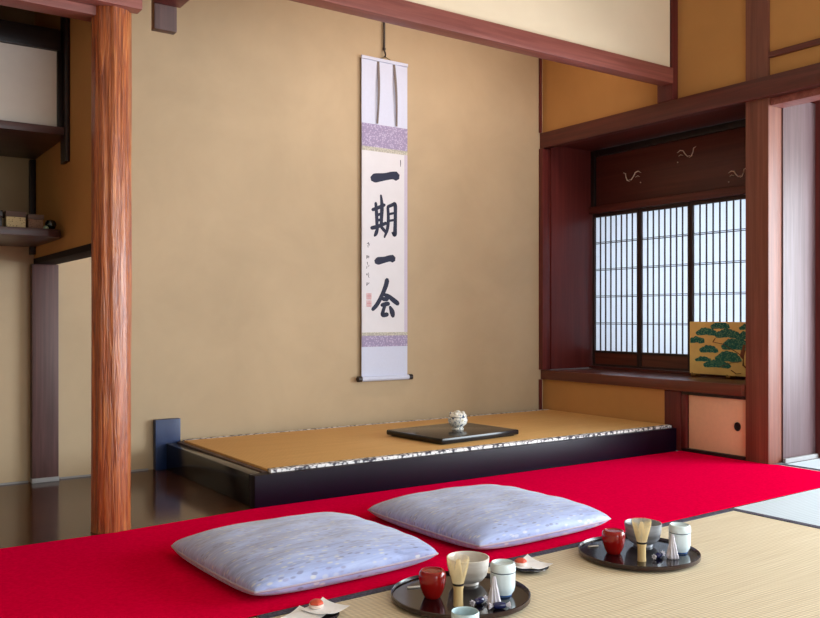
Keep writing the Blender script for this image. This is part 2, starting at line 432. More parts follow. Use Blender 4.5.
eb = MB().box(1.285, 1.405, 3.963, 3.999, 0, .235, .003).build('end_block', LACQ_B, t); eb['label'] = 'upright blue-black end block'

# display board and incense burner
t = thing('display_board', 'thick black lacquered board on the alcove platform under the scroll', 'board', (2.545, 3.335, .1345))
m = Matrix.Translation((2.545, 3.335, 0)) @ Matrix.Rotation(R(5), 4, 'Z')
MB().box(-.252, .252, -.205, .205, .140, .165, .007, m).build('board_top', LACQ, t)
MB().box(-.235, .235, -.188, .188, .1345, .141, .002, m).build('board_foot', LACQ, t)
bc = (2.565, 3.32, .1655)
t = thing('incense_burner', 'small round blue and white porcelain incense burner on the black board', 'incense burner', bc)
MB().lathe([(0, 0), (.029, 0), (.030, .005), (.024, .011), (.030, .017), (.043, .029), (.0485, .044), (.047, .056), (.040, .0615), (0, .061)], bc).build('body', POT, t)
ld = MB().lathe([(.042, .062), (.044, .066), (.040, .075), (.030, .083), (.014, .087), (0, .088)], bc)
for k in range(5):
    a = k*2*math.pi/5; p = Vector(bc)+Vector((.032*math.cos(a), .032*math.sin(a), .077))
    ld.lathe([(0, .010), (.006, .009), (.010, .003), (.009, -.004), (0, -.008)], tuple(p), 12)
ld.lathe([(0, .007), (.006, .006), (.010, .003), (.010, 0), (0, -.002)], (bc[0], bc[1], bc[2]+.087), 14)
ld.build('lid', POT, t)
for s in (-1, 1):
    MB().tube([(bc[0]+s*.045, bc[1], bc[2]+.052), (bc[0]+s*.054, bc[1], bc[2]+.056), (bc[0]+s*.054, bc[1], bc[2]+.042), (bc[0]+s*.043, bc[1], bc[2]+.036)], .004, 8).build('handle', POT, t)

# ------------------------------------------------------------------ hanging scroll
SY = 3.978; sx0, sx1 = 2.416, 2.716
t = thing('hanging_scroll', 'tall white calligraphy scroll hanging on the tan wall above the platform', 'scroll', (2.566, 3.99, .36))
def sheet(name, x0, x1, z0, z1, mat, y=SY, th=.002): return MB().box(x0, x1, y-th, y, z0, z1).build(name, mat, t, smooth=False)
sheet('silk_mount', sx0, sx1, .39, 2.125, SC_W, SY+.003, .003)
p = sheet('brocade_band', sx0+.001, sx1-.001, 1.645, 1.77, SC_B); p['label'] = 'upper lilac brocade band'
p = sheet('brocade_band', sx0+.001, sx1-.001, .552, .612, SC_B); p['label'] = 'lower lilac brocade band'
sheet('narrow_band', sx0+.001, sx1-.001, 1.622, 1.645, SC_G)
sheet('narrow_band', sx0+.001, sx1-.001, .612, .630, SC_G)
sheet('side_strip', sx1-.022, sx1-.001, .630, 1.622, SC_E)
sheet('paper', sx0+.001, sx1-.022, .630, 1.622, SC_P)
MB().box(sx0-.002, sx1+.002, SY-.006, SY+.008, 2.118, 2.136, .003).build('top_rod', SC_W, t)
MB().tube([(sx0-.004, SY-.004, .378), (sx1+.004, SY-.004, .378)], .014, 16).build('roller', SC_W, t)
for xa, xb in ((sx0-.028, sx0-.004), (sx1+.004, sx1+.028)):
    MB().tube([(xa, SY-.004, .378), (xb, SY-.004, .378)], .0155, 16).build('roller_knob', BLACKW, t)
for xa, xb in ((2.520, 2.512), (2.624, 2.638)):
    f = MB()
    b = bmesh.new(); prev = None
    for i in range(13):
        u = i/12; x = xa+(xb-xa)*u; z = 2.116-.342*u; y = SY-.003-.010*math.sin(u*math.pi)*1.0-.004*u
        w_ = .0052+.001*math.sin(u*5)
        a_ = (b.verts.new((x-w_, y, z)), b.verts.new((x+w_, y-.004, z)), b.verts.new((x+w_, y-.002, z)), b.verts.new((x-w_, y+.002, z)))
        if prev:
            for k in range(4): b.faces.new((prev[k], prev[(k+1) % 4], a_[(k+1) % 4], a_[k]))
        prev = a_
    bmesh.ops.recalc_face_normals(b, faces=b.faces[:]); f._merge(b)
    f.build('hanging_ribbon', FUTAI, t)
MB().tube([(2.535, SY, 2.136), (2.562, SY, 2.147), (2.570, SY, 2.150), (2.578, SY, 2.147), (2.605, SY, 2.136)], .0025, 8).build('hanging_cord', CORD, t)

def catmull(pts, n=8):
    out = []
    P = [pts[0]]+list(pts)+[pts[-1]]
    for i in range(1, len(P)-2):
        for k in range(n):
            u = k/n
            out.append(tuple(.5*((2*P[i][j])+(-P[i-1][j]+P[i+1][j])*u+(2*P[i-1][j]-5*P[i][j]+4*P[i+1][j]-P[i+2][j])*u*u+(-P[i-1][j]+3*P[i][j]-3*P[i+1][j]+P[i+2][j])*u**3) for j in range(3)))
    out.append(tuple(pts[-1])); return out
def brush(mb, strokes, ox, oz, sx, sz, wscale=1.0, y=SY-.0022):
    for si, st in enumerate(strokes):
        pts = [(ox+x*sx, oz+z*sz, w*wscale) for x, z, w in st]
        pts = catmull(pts)
        b = bmesh.new(); L = []; Rr = []; yy = y-.00012*si
        n = len(pts)
        # rounded brush ends
        def add(px, pz, tx, tz, w):
            L.append(b.verts.new((px-tz*w, yy, pz+tx*w))); Rr.append(b.verts.new((px+tz*w, yy, pz-tx*w)))
        for i in range(n):
            a_, c_ = pts[max(i-1, 0)], pts[min(i+1, n-1)]
            d = Vector((c_[0]-a_[0], c_[1]-a_[1])); d = d.normalized() if d.length > 1e-9 else Vector((1, 0))
            w = pts[i][2]*.5
            if i == 0:
                add(pts[0][0]-d.x*w*.8, pts[0][1]-d.y*w*.8, d.x, d.y, w*.45)
            add(pts[i][0], pts[i][1], d.x, d.y, w)
            if i == n-1:
                add(pts[i][0]+d.x*w*.8, pts[i][1]+d.y*w*.8, d.x, d.y, w*.45)
        for i in range(len(L)-1): b.faces.new((L[i], L[i+1], Rr[i+1], Rr[i]))
        bmesh.ops.recalc_face_normals(b, faces=b.faces[:])
        mb._merge(b)
    return mb
yi = [[(0, .30, .9), (.12, .36, 1.0), (.5, .52, .82), (.82, .68, .86), (1, .66, 1.05)]]
qi = [[(.02, .64, .8), (.25, .70, .9), (.5, .78, .8)],
      [(.15, .80, .8), (.18, .55, 1.0), (.20, .26, .9)],
      [(.36, 1.0, .6), (.40, .75, 1.05), (.38, .45, 1.0), (.37, .24, .8)],
      [(.2, .52, .7), (.38, .56, .7)], [(.2, .39, .7), (.38, .42, .7)],
      [(-.02, .20, .9), (.2, .24, 1.0), (.56, .34, .8)],
      [(.22, .20, .8), (.16, .08, 1.0), (.10, .02, .6)],
      [(.37, .24, .8), (.48, .17, .9), (.54, .12, .6)],
      [(.64, .72, .8), (.66, .45, .9), (.62, .2, .9), (.50, .0, .5)],
      [(.64, .74, .8), (.84, .80, .9), (.94, .80, 1.1), (.95, .55, 1.0), (.94, .22, 1.1), (.92, .08, 1.2), (.82, .12, .5)],
      [(.66, .56, .6), (.90, .60, .6)], [(.66, .40, .6), (.90, .43, .6)]]
hui = [[(.58, 1.0, 1.2), (.52, .84, 1.15), (.36, .58, 1.0), (.16, .34, 1.0), (.0, .22, .9)],
       [(.40, .62, .7), (.62, .58, .9), (.84, .47, 1.15), (1.02, .38, 1.1)],
       [(.42, .49, .9), (.58, .50, 1.1)],
       [(.36, .33, .8), (.52, .36, 1.0), (.64, .37, .9)],
       [(.50, .34, .8), (.42, .18, .9), (.40, .07, 1.0), (.58, .08, 1.0)],
       [(.70, .28, .7), (.78, .16, 1.3), (.82, .05, 1.1)]]
for strokes, ox, oz, sx, sz, ws in ((yi, 2.490, 1.452, .150, .07, .050), (qi, 2.481, 1.155, .160, .228, .0225), (yi, 2.512, 1.005, .104, .05, .042), (hui, 2.486, .712, .160, .205, .0250)):
    brush(MB(), strokes, ox, oz, sx, sz, ws).build('brushed_character', INK, t, smooth=False)
rs = random.Random(5)
for k in range(5):
    z = 1.098-.055*k; sg = MB()
    for q in range(4):
        a = (rs.uniform(0, 1), rs.uniform(0, 1), .8); b_ = (min(1, max(0, a[0]+rs.uniform(-.6, .7))), a[1]-rs.uniform(.2, .6), .5)
        brush(sg, [[a, b_]], 2.446, z, .017, .026, .0045)
    sg.build('signature_character', INK, t, smooth=False)
tk = brush(MB(), [[(0, 1, 1), (.2, .5, 1), (0, 0, .6)]], 2.668, 1.555, .004, .035, .005); tk.build('ink_mark', INK, t, smooth=False)
for z in (.812, .772):
    s_ = MB()
    for i in range(4):
        s_.box(2.446+i*.0085, 2.4505+i*.0085, SY-.0026, SY-.002, z, z+.033)
    s_.box(2.446, 2.477, SY-.0026, SY-.002, z+.015, z+.019).box(2.446, 2.477, SY-.0026, SY-.002, z-.001, z+.002)
    s_.build('red_seal', SEAL, t, smooth=False)
hr = MB().tube([(2.566, 3.985, 2.60), (2.566, 3.985, 2.19)], .006, 8)
hr.tube([(2.566, 3.985, 2.19), (2.566, 3.977, 2.175), (2.566, 3.972, 2.160), (2.566, 3.976, 2.150), (2.566, 3.984, 2.154)], .0045, 8)
hr.lathe([(0, -.012), (.007, -.008), (.009, 0), (.007, .008), (0, .012)], (2.566, 3.985, 2.196), 12)
tag(hr.build('scroll_hook', BLACKW, base=(2.566, 3.985, 2.6)), 'thin dark hanging rod with a hook holding the calligraphy scroll', 'hook')

# ------------------------------------------------------------------ bay window: carved panel, screens, painted panel
t = thing('carved_panel', 'dark carved wooden panel with openwork curls painted pale as light showing through, above the paper screens', 'panel', (4.19, 3.2, 1.43))
MB().box(4.168, 4.192, 2.458, 3.92, 1.432, 1.755, .002).build('panel_board', W_RAN, t)
MB().box(4.15, 4.20, 3.922, 3.952, 1.432, 1.795, .002).build('panel_stile', W_BKZ, t)
MB().box(4.15, 4.20, 2.458, 3.92, 1.756, 1.795, .002).build('panel_rail', W_BKZ, t)
def curl(cy, cz, s, flip):
    m_ = MB()
    f = -1 if flip else 1
    def tb(pts, rad): m_.tube([(4.1665, cy-f*s*a, cz+s*b) for a, b in pts], rad, 6)
    tb([(-1.1, .25), (-.8, .42), (-.5, .35), (-.3, .05), (-.05, -.2), (.2, -.15)], [.001, .003, .0035, .003, .003, .001])
    tb([(.1, -.3), (.35, -.2), (.5, .1), (.55, .4), (.8, .5)], [.001, .004, .0035, .003, .001])
    tb([(-.95, -.05), (-.75, .05), (-.5, -.05)], [.001, .002, .001])
    m_.lathe([(0, .004), (.003, .002), (.004, 0), (.003, -.002), (0, -.004)], (4.1665, cy+f*s*1.05, cz-s*.55), 8)
    return m_
for cy, cz, s, fl in ((3.63, 1.585, .075, True), (3.20, 1.665, .070, False), (2.865, 1.50, .060, False)):
    curl(cy, cz, s, fl).build('openwork_curl', CUT_LIGHT, t)
def shoji(ya, yb, X, label):
    t = thing('shoji_screen', label, 'paper screen', (X, (ya+yb)/2, .397), 'shoji screens in the bay window')
    z0, z1 = .397, 1.384; st = .016
    fr = MB().box(X-.013, X+.013, ya, ya+st, z0, z1, .002).box(X-.013, X+.013, yb-st, yb, z0, z1, .002)
    fr.box(X-.012, X+.012, ya+st, yb-st, z1-.022, z1, .001).box(X-.012, X+.012, ya+st, yb-st, z0, z0+.014, .001).box(X-.012, X+.012, ya+st, yb-st, .482, .496, .001)
    fr.build('frame', LATT, t)
    MB().box(X-.004, X+.004, ya+st, yb-st, z0+.014, .482).build('bottom_board', W_LED, t)
    MB().box(X+.004, X+.0055, ya+st-.002, yb-st+.002, .496, z1-.02).build('paper', PAPER, t, smooth=False)
    la = MB(); n = 8
    for i in range(1, n):
        y = ya+st+(yb-ya-2*st)*i/n
        la.box(X-.006, X+.003, y-.0026, y+.0026, .494, z1-.02)
    for i in range(1, 5):
        z = .494+(z1-.02-.494)*i/5.0
        la.box(X-.008, X+.003, ya+st, yb-st, z-.002, z+.002); la.box(X-.008, X+.003, ya+st, yb-st, z+.0075, z+.0105)
    la.build('lattice', LATT, t)
shoji(3.565, 3.95, 4.178, 'paper screen at the far end of the bay window, beside the dark red board')
shoji(3.185, 3.572, 4.206 - .028, 'middle paper screen of the three in the bay window') if False else shoji(3.187, 3.563, 4.178, 'middle paper screen of the three in the bay window')
shoji(2.80, 3.185, 4.178, 'paper screen behind the painted pine panel')
trim(MB().box(4.155, 4.205, 2.458, 2.798, .397, 1.384), W_BKZ, 'dark board at the hidden end of the bay window', 'board')

t = thing('painted_panel', 'gold panel painted with green pines, propped on the ledge', 'painting', (4.06, 2.90, .396))
X = 4.05
MB().box(X, X+.012, 2.70, 3.10, .397, .688, .003).build('gold_board', GOLD, t)
pb = MB(); pr_ = random.Random(11)
def pine_clump(cy, cz, w, h):
    # flat-bottomed, domed cloud of needles, as painted: overlapping lobes in low relief
    n = max(3, int(w/.022))
    for i in range(n):
        u = (i+.5)/n*2-1
        r = h*(.62*(1-.55*u*u)+.12*pr_.random())
        yy = cy-u*w/2; zz = cz+r*.28-abs(u)*h*.18
        pts = []
        for k in range(14):
            a = 2*math.pi*k/14; rr_ = r*(1+.10*math.sin(5*a+i)); v = math.sin(a)
            pts.append((yy+1.25*rr_*math.cos(a), zz+rr_*(v if v > 0 else v*.55)))
        pts = [(max(2.705, min(3.095, a_)), max(.402, min(.683, b_))) for a_, b_ in pts]
        b = bmesh.new(); d = .0012+.0002*i
        vs = [b.verts.new((X-d, p[0], p[1])) for p in pts]; vt = [b.verts.new((X+.001, p[0], p[1])) for p in pts]
        b.faces.new(vs); 
        for k in range(14): b.faces.new((vs[k], vs[(k+1) % 14], vt[(k+1) % 14], vt[k]))
        bmesh.ops.recalc_face_normals(b, faces=b.faces[:]); pb._merge(b)
# (distance from left edge, height above bottom) -> y = 3.10 - d
for d, z, w_, h_ in ((.200, .262, .10, .042), (.112, .226, .115, .044), (.245, .216, .125, .052), (.046, .180, .085, .040), (.130, .130, .10, .042),
                     (.300, .155, .15, .068), (.350, .205, .08, .046), (.250, .088, .13, .058), (.090, .076, .10, .028), (.180, .050, .15, .046), (.355, .255, .06, .03)):
    pine_clump(3.10-d, .397+z, w_, h_*.92)
pb.build('painted_pines', PINE, t, smooth=False)
br = MB()
for pts, w_ in (([(.385, .03), (.345, .06), (.335, .11), (.35, .17)], .013), ([(.335, .11), (.29, .135), (.22, .17), (.155, .18)], .007), ([(.155, .18), (.17, .20)], .006), ([(.27, .03), (.30, .012), (.33, .016)], .007), ([(.335, .08), (.27, .07), (.20, .045)], .006)):
    br.tube([(X, 3.10-a, .397+b) for a, b in pts], w_, 6, flat=.25)
br.build('painted_branches', BARK, t)
t = thing('easel_stand', 'low brass easel feet under the painted pine panel', 'stand', (4.05, 2.9, .38))
for y in (3.055, 2.83):
    MB().tube([(4.085, y, .3845), (4.04, y, .3845), (4.015, y, .3845), (4.01, y, .392), (4.014, y, .404)], .0035, 8).build('foot', BRASS, t)
    MB().box(4.03, 4.075, y-.005, y+.005, .388, .396, .001).build('rest', BRASS, t)

# ground cabinet below the ledge
t = thing('ground_cabinet', 'low cupboard under the ledge with a pinkish tan sliding door', 'cupboard', (3.8, 2.75, 0))
MB().box(3.777, 3.81, 2.562, 2.943, .0, .018, .002).build('bottom_track', W_BK, t)
MB().box(3.777, 3.81, 2.562, 2.943, .304, .3205, .002).build('top_track', W_BK, t)
MB().box(3.774, 3.81, 2.912, 2.943, .019, .303, .002).build('side_stile', W_DZ, t)
d = MB().box(3.79, 3.802, 2.563, 2.906, .02, .302, .002).build('sliding_door', FUSUMA, t); d['label'] = 'pinkish tan papered door'
fp = MB().lathe([(0, .0), (.014, .001), (.016, .004), (.018, .004), (.018, 0)], (0, 0, 0), 24, mtx=Matrix.Translation((3.7898, 2.612, .165)) @ Matrix.Rotation(R(-90), 4, 'Y') @ Matrix.Diagonal((1.25, 1, 1, 1)))
fp.build('finger_pull', IRON, d)
MB().box(3.812, 4.2, 2.563, 2.58, 0, .32).build('back_panel', W_BK, t)

# ------------------------------------------------------------------ side alcove at left: cabinet, shelf and boxes
t = thing('wall_cabinet', 'dark framed hanging cabinet with white sliding door, upper left behind the pillar', 'cabinet', (.1, 3.6, 1.4))
MB().box(-1.78, .762, 3.37, 3.958, 1.395, 1.425, .003).build('bottom_board', W_SH, t)
MB().box(-1.78, .742, 3.385, 3.43, 1.712, 1.790, .003).build('top_rail', W_BK, t)
MB().box(.748, .763, 3.345, 3.43, 1.295, CEIL, .003).build('side_stile', W_BKZ, t)
MB().box(.728, .747, 3.385, 3.42, 1.427, 1.711, .002).build('door_stile', W_BKZ, t)
MB().box(-1.78, .742, 3.43, 3.958, 1.791, 1.805).build('top_board', W_BK, t)
MB().box(-1.78, .741, 3.398, 3.412, 1.427, 1.711).build('sliding_door', CABDOOR, t)
sh = [(-1.78, 3.40), (.70, 3.40), (.735, 3.412), (.752, 3.44), (.76, 3.50), (.76, 3.957), (-1.78, 3.957)]
o = MB().prism(sh, 1.016, 1.046, .003).build('wall_shelf', W_SH, base=(.1, 3.68, 1.016)); tag(o, 'dark plank shelf with rounded corner, behind the pillar at left', 'shelf')
def keepsake(x0, x1, y0, y1, h, lab, front):
    t = thing('wooden_box', lab, 'box', ((x0+x1)/2, (y0+y1)/2, 1.0465), 'boxes on the wall shelf')
    MB().box(x0, x1, y0, y1, 1.0465, 1.0465+h*.66, .002).build('body', front, t)
    MB().box(x0-.002, x1+.002, y0-.002, y1+.002, 1.0465+h*.66, 1.0465+h, .002).build('lid', W_BOX, t)
BOXF = brocade('patterned_box_front', (206, 184, 142), (120, 92, 66), 150, .6, .3)
BOXF2 = brocade('brown_box_front', (128, 96, 76), (92, 60, 48), 150, .6, .3)
keepsake(.562, .628, 3.44, 3.51, .062, 'small wooden box with pale patterned front on the shelf', BOXF)
keepsake(.638, .690, 3.44, 3.50, .054, 'small brown wooden box between the pale box and dark ball on the shelf', BOXF2)
t = thing('glass_ball', 'small dark shiny ball at the shelf end beside the brown box', 'ornament', (.722, 3.47, 1.0465))
MB().lathe([(.008, 0), (.010, .004), (.016, .008), (.0205, .018), (.0205, .026), (.015, .037), (0, .043)], (.722, 3.47, 1.0465), 24).build('ball', plain('dark_green_glass', (22, 34, 34), .08, .8), t)
keep = MB().lathe([(0, 0), (.008, 0), (.010, .006), (.006, .013), (0, .015)], (.7, 3.445, 1.0465), 16)
tag(keep.build('pebble', plain('pale_green_stone', (150, 170, 150), .3), base=(.7, 3.445, 1.0465)), 'tiny pale green pebble in front of the dark ball on the shelf', 'pebble')
t2 = thing('wooden_box', 'dark wooden box at the left picture edge on the shelf', 'box', (.51, 3.47, 1.0465), 'boxes on the wall shelf')
MB().box(.46, .548, 3.44, 3.50, 1.0465, 1.085, .002).build('body', W_BK, t2); MB().box(.458, .55, 3.438, 3.502, 1.0855, 1.108, .002).build('lid', W_BK, t2)

# ------------------------------------------------------------------ zabuton cushions
def cushion(cx, cy, hx, hy, rot, label, H=.090):
    t = thing('floor_cushion', label, 'cushion', (cx, cy, .004), 'silk floor cushions on the red carpet')
    t.rotation_euler.z = R(rot)
    n = 44
    cr = random.Random(int(cx*100))
    ph = [cr.uniform(0, 6) for _ in range(6)]
    b = bmesh.new()
    def shape(u, v):
        # sides bow inward slightly so that the corners stay pointed
        x = hx*u*(1-.045*(1-v*v)*0+.02*(1-v*v)); y = hy*v*(1+.02*(1-u*u))
        cc = 1-.025*(u*v)**6; x *= cc; y *= cc
        e = ((1-abs(u)**3.2)*(1-abs(v)**3.2))
        return x, y, max(0, e)**.36
    top = {}; bot = {}
    for i in range(n+1):
        for j in range(n+1):
            u = -1+2*i/n; v = -1+2*j/n
            u = math.sin(u*math.pi/2); v = math.sin(v*math.pi/2)
            x, y, e = shape(u, v)
            seam = .030
            wr = .0022*math.sin(9*u+ph[0]+3*v)*math.sin(7*v+ph[1])+.0015*math.sin(17*v+ph[2]-5*u)
            zt = seam+(H-seam)*e*(1-.10*(u*u+v*v)*.5)+wr*e
            zb = seam*(1-min(1, e*1.5))
            top[i, j] = b.verts.new((x, y, zt))
            bot[i, j] = top[i, j] if i in (0, n) or j in (0, n) else b.verts.new((x, y, zb))
    for i in range(n):
        for j in range(n):
            b.faces.new((top[i, j], top[i+1, j], top[i+1, j+1], top[i, j+1]))
            q = [bot[i, j], bot[i, j+1], bot[i+1, j+1], bot[i+1, j]]
            try: b.faces.new(q)
            except ValueError: pass
    bmesh.ops.recalc_face_normals(b, faces=b.faces[:])
    me = bpy.data.meshes.new('cover'); b.to_mesh(me); b.free(); me.materials.append(ZAB)
    for p in me.polygons: p.use_smooth = True
    o = bpy.data.objects.new('cover', me); C.objects.link(o); o.parent = t
    pts = []
    for k in range(4*24):
        s_, f_ = divmod(k, 24); q = -1+2*f_/24
        u, v = [(q, -1), (1, q), (-q, 1), (-1, -q)][s_]
        x, y, _ = shape(u, v); pts.append((x, y, .0295))
    pm = MB(); pm.tube(pts+[pts[0]], .0032, 6)
    w0 = world(t); pm.bm.transform(Matrix.Translation(w0)); pm.build('piping', PIPE, t)
    return t
cushion(1.166, 2.254, .298, .278, 2.5, 'pale lavender patterned silk floor cushion at left, nearest the pillar')
cushion(1.900, 2.296, .300, .306, 2, 'pale lavender patterned silk floor cushion at right, in front of the platform')

# ------------------------------------------------------------------ tea trays
def tray(cx, cy, label):
    t = thing('round_tray', label, 'tray', (cx, cy, .001), 'round lacquered tea trays')
    c = (cx, cy, .001)
    MB().lathe([(0, 0), (.165, 0), (.172, .004), (.172, .0105), (0, .0105)], c, 72).build('tray_base', TRAYM, t)
    MB().lathe([(.1725, .0045), (.176, .006), (.180, .013), (.180, .0165), (.177, .0175), (.174, .015), (.1725, .011)], c, 72, ).build('rim', TRAYE, t) if False else None
    b = MB(); prof = [(.1722, .003), (.177, .006), (  .1775, .013), (.1772, .017), (.1750, .0178), (.1735, .014), (.1722, .0108)]
    bb = bmesh.new(); seg = 72; rings = []
    for r, z in prof: rings.append([bb.verts.new((cx+r*math.cos(2*math.pi*i/seg), cy+r*math.sin(2*math.pi*i/seg), .001+z)) for i in range(seg)])
    for k in range(len(rings)):
        p, q = rings[k], rings[(k+1) % len(rings)]
        for i in range(seg): bb.faces.new((p[i], p[(i+1) % seg], q[(i+1) % seg], q[i]))
    bmesh.ops.recalc_face_normals(bb, faces=bb.faces[:]); b._merge(bb); b.build('rim', TRAYE, t, angle=60)
    return t
T1 = (1.343, 1.727); T2 = (2.022, 1.731)
tray(*T1, 'round black lacquered tray on the tatami, nearest and cut by the picture bottom')
tray(*T2, 'round black lacquered tray on the tatami, at right')
TZ = .0118

def clone(root, loc, label):
    c = copy_tree(root); c.location = loc; c['label'] = label; return c
# red tea caddy
def caddy(x, y, label):
    c = (x, y, TZ); t = thing('tea_caddy', label, 'tea caddy', c, 'red tea caddies')
    MB().lathe([(0, 0), (.019, 0), (.021, .002), (.026, .012), (.031, .026), (.0335, .040), (.0335, .046), (0, .046)], c, 40).build('body', REDL, t)
    MB().lathe([(0, .0462), (.0342, .0462), (.0345, .055), (.033, .063), (.029, .068), (.026, .0685), (.024, .066), (0, .066)], c, 40).build('lid', REDL, t)
    return t
a = caddy(1.270, 1.748, 'shiny red lidded tea caddy on the nearest tray')
clone(a, (1.952, 1.766, TZ), 'shiny red lidded tea caddy on the right tray')
# tea bowl
def bowl(x, y, mat, label):
    c = (x, y, TZ); t = thing('tea_bowl', label, 'tea bowl', c, 'tea bowls')
    MB().lathe([(0, .004), (.022, .004), (.024, 0), (.029, 0), (.029, .007), (.040, .012), (.050, .025), (.0545, .045), (.0565, .066), (.0565, .0695), (.054, .0705), (.052, .068), (.0505, .050), (.046, .030), (.034, .017), (0, .013)], c, 48).build('bowl', mat, t)
    return t
bowl(1.414, 1.786, BOWL1, 'cream grey glazed tea bowl behind the whisk on the nearest tray')
bowl(2.094, 1.775, BOWL2, 'grey glazed tea bowl with shadow and blue glare in its colour, behind the whisk on the right tray')
# whisk
def whisk(x, y, label):
    c = (x, y, TZ); t = thing('tea_whisk', label, 'tea whisk', c, 'bamboo tea whisks')
    MB().lathe([(0, 0), (.0125, 0), (.0128, .003), (.0118, .012), (.0118, .040), (.0135, .046), (.0135, .050), (.011, .052), (0, .052)], c, 24).build('handle', BAMB, t)
    ti = MB()
    for k in range(44):
        a = 2*math.pi*k/44
        pr = [(.0118, .050), (.0142, .060), (.0184, .076), (.0226, .092), (.0258, .106), (.0268, .114), (.0262, .1195)]
        ti.tube([(x+r*math.cos(a), y+r*math.sin(a), TZ+z) for r, z in pr], [.0011, .0010, .0009, .0008, .0007, .0006, .0004], 4)
    for k in range(26):
        a = 2*math.pi*k/26
        pr = [(.009, .050), (.010, .070), (.007, .095), (.004, .112)]
        ti.tube([(x+r*math.cos(a), y+r*math.sin(a), TZ+z) for r, z in pr], .0009, 4)
    ti.build('tines', BAMB2, t)
    MB().lathe([(.0136, .0505), (.0142, .053), (.0146, .056), (.0142, .0562), (.0132, .053)], c, 24).build('binding_thread', IRON, t)
    return t
a = whisk(1.284, 1.660, 'bamboo tea whisk standing in front of the cream bowl on the nearest tray')
clone(a, (1.956, 1.663, TZ), 'bamboo tea whisk standing in front of the blue grey bowl on the right tray')
# lidded cup
def lidded(x, y, label):
    c = (x, y, TZ); t = thing('lidded_cup', label, 'cup', c, 'pale lidded cups')
    MB().lathe([(0, .004), (.017, .004), (.018, 0), (.0215, 0), (.0225, .004), (.029, .014), (.0315, .026), (.032, .058), (.0305, .0595), (0, .0595)], c, 40).build('body', CUPM, t)
    MB().lathe([(.0216, .0003), (.0222, .0003), (.0232, .0042), (.0232, .0048), (.0226, .0045)], c, 40).build('foot_ring', CUPF, t)
    MB().lathe([(.0300, .0596), (.0316, .0600), (.0316, .0622), (.0300, .0626)], c, 40).build('seam', CUPL, t)
    MB().lathe([(0, .0627), (.0325, .0627), (.0328, .066), (.0318, .077), (.0300, .0825), (.0275, .084), (.026, .082), (.025, .078), (0, .076)], c, 40).build('lid', CUPM, t)
    return t
a = lidded(1.427, 1.660, 'pale celadon lidded cup at the right of the nearest tray')
clone(a, (2.121, 1.659, TZ), 'pale celadon lidded cup at the right of the right tray')
# open cup on the mat
c = (1.172, 1.490, .001); t = thing('open_cup', 'pale blue glazed open cup at the picture bottom in front of the nearest tray', 'cup', c)
MB().lathe([(0, .004), (.017, .004), (.018, 0), (.0215, 0), (.0225, .004), (.028, .014), (.0305, .03), (.031, .066), (.0298, .068), (.028, .066), (.0272, .030), (.022, .012), (0, .009)], c, 40).build('cup', plain('pale_blue_glaze', (196, 222, 230), .18, .5, var=.02), t)
# wrapped twist and sweet
def twist(x, y, label):
    c = (x, y, TZ); t = thing('paper_twist', label, 'paper twist', c, 'white paper twists')
    def wob(a, z): return 1+.22*math.sin(9*a+z*60)+.08*math.sin(4*a)
    MB().lathe([(0, 0), (.012, .0), (.0155, .004), (.014, .012), (.011, .026), (.0085, .040), (.0058, .052), (.0045, .064), (.003, .0705), (0, .071)], c, 54, wob=wob).build('wrap', CELLO, t, angle=70)
    return t
a = twist(1.358, 1.612, 'white pleated paper twist standing at the front of the nearest tray')
clone(a, (2.049, 1.628, TZ), 'white pleated paper twist standing at the front of the right tray')
def sweet(x, y, label, rot):
    c = (x, y, TZ); t = thing('wrapped_sweet', label, 'sweet', c, 'dark blue wrapped sweets')
    m = Matrix.Translation((x, y, TZ+.0085)) @ Matrix.Rotation(R(rot), 4, 'Z') @ Matrix.Rotation(R(90), 4, 'Y')
    MB().lathe([(0, -.016), (.006, -.0145), (.0082, -.008), (.0085, 0), (.0082, .008), (.006, .0145), (0, .016)], (0, 0, 0), 20, mtx=m).build('candy', CANDY, t)
    def wb(a, z): return 1+.25*math.sin(7*a)
    for s in (-1, 1):
        MB().lathe([(.002, s*.0155), (.003, s*.018), (.0068, s*.026), (.0065, s*.0268), (.0025, s*.0185)], (0, 0, 0), 28, mtx=m, wob=wb).build('wrapper_end', CELLO, t)
    return t
a = sweet(1.333, 1.640, 'dark blue wrapped sweet beside the paper twist on the nearest tray', 10)
clone(a, (2.020, 1.655, TZ), 'dark blue wrapped sweet beside the paper twist on the right tray')
a = sweet(1.352, 1.585, 'dark blue wrapped sweet at the front rim of the nearest tray', -25)
# bamboo picks at the left of each tray
def pick(x, y, label):
    t = thing('bamboo_pick', label, 'pick', (x, y, TZ), 'bamboo picks on the trays')
    m = Matrix.Translation((x, y, TZ)) @ Matrix.Rotation(R(-18), 4, 'Z')
    MB().box(-.026, .008, -.0035, .0035, .0003, .0035, .001, m).build('blade', WHITEP, t)
    return t
a = pick(1.282, 1.832, 'pale flat pick behind the red caddy on the nearest tray')
clone(a, (1.962, 1.846, TZ), 'pale flat pick behind the red caddy on the right tray')

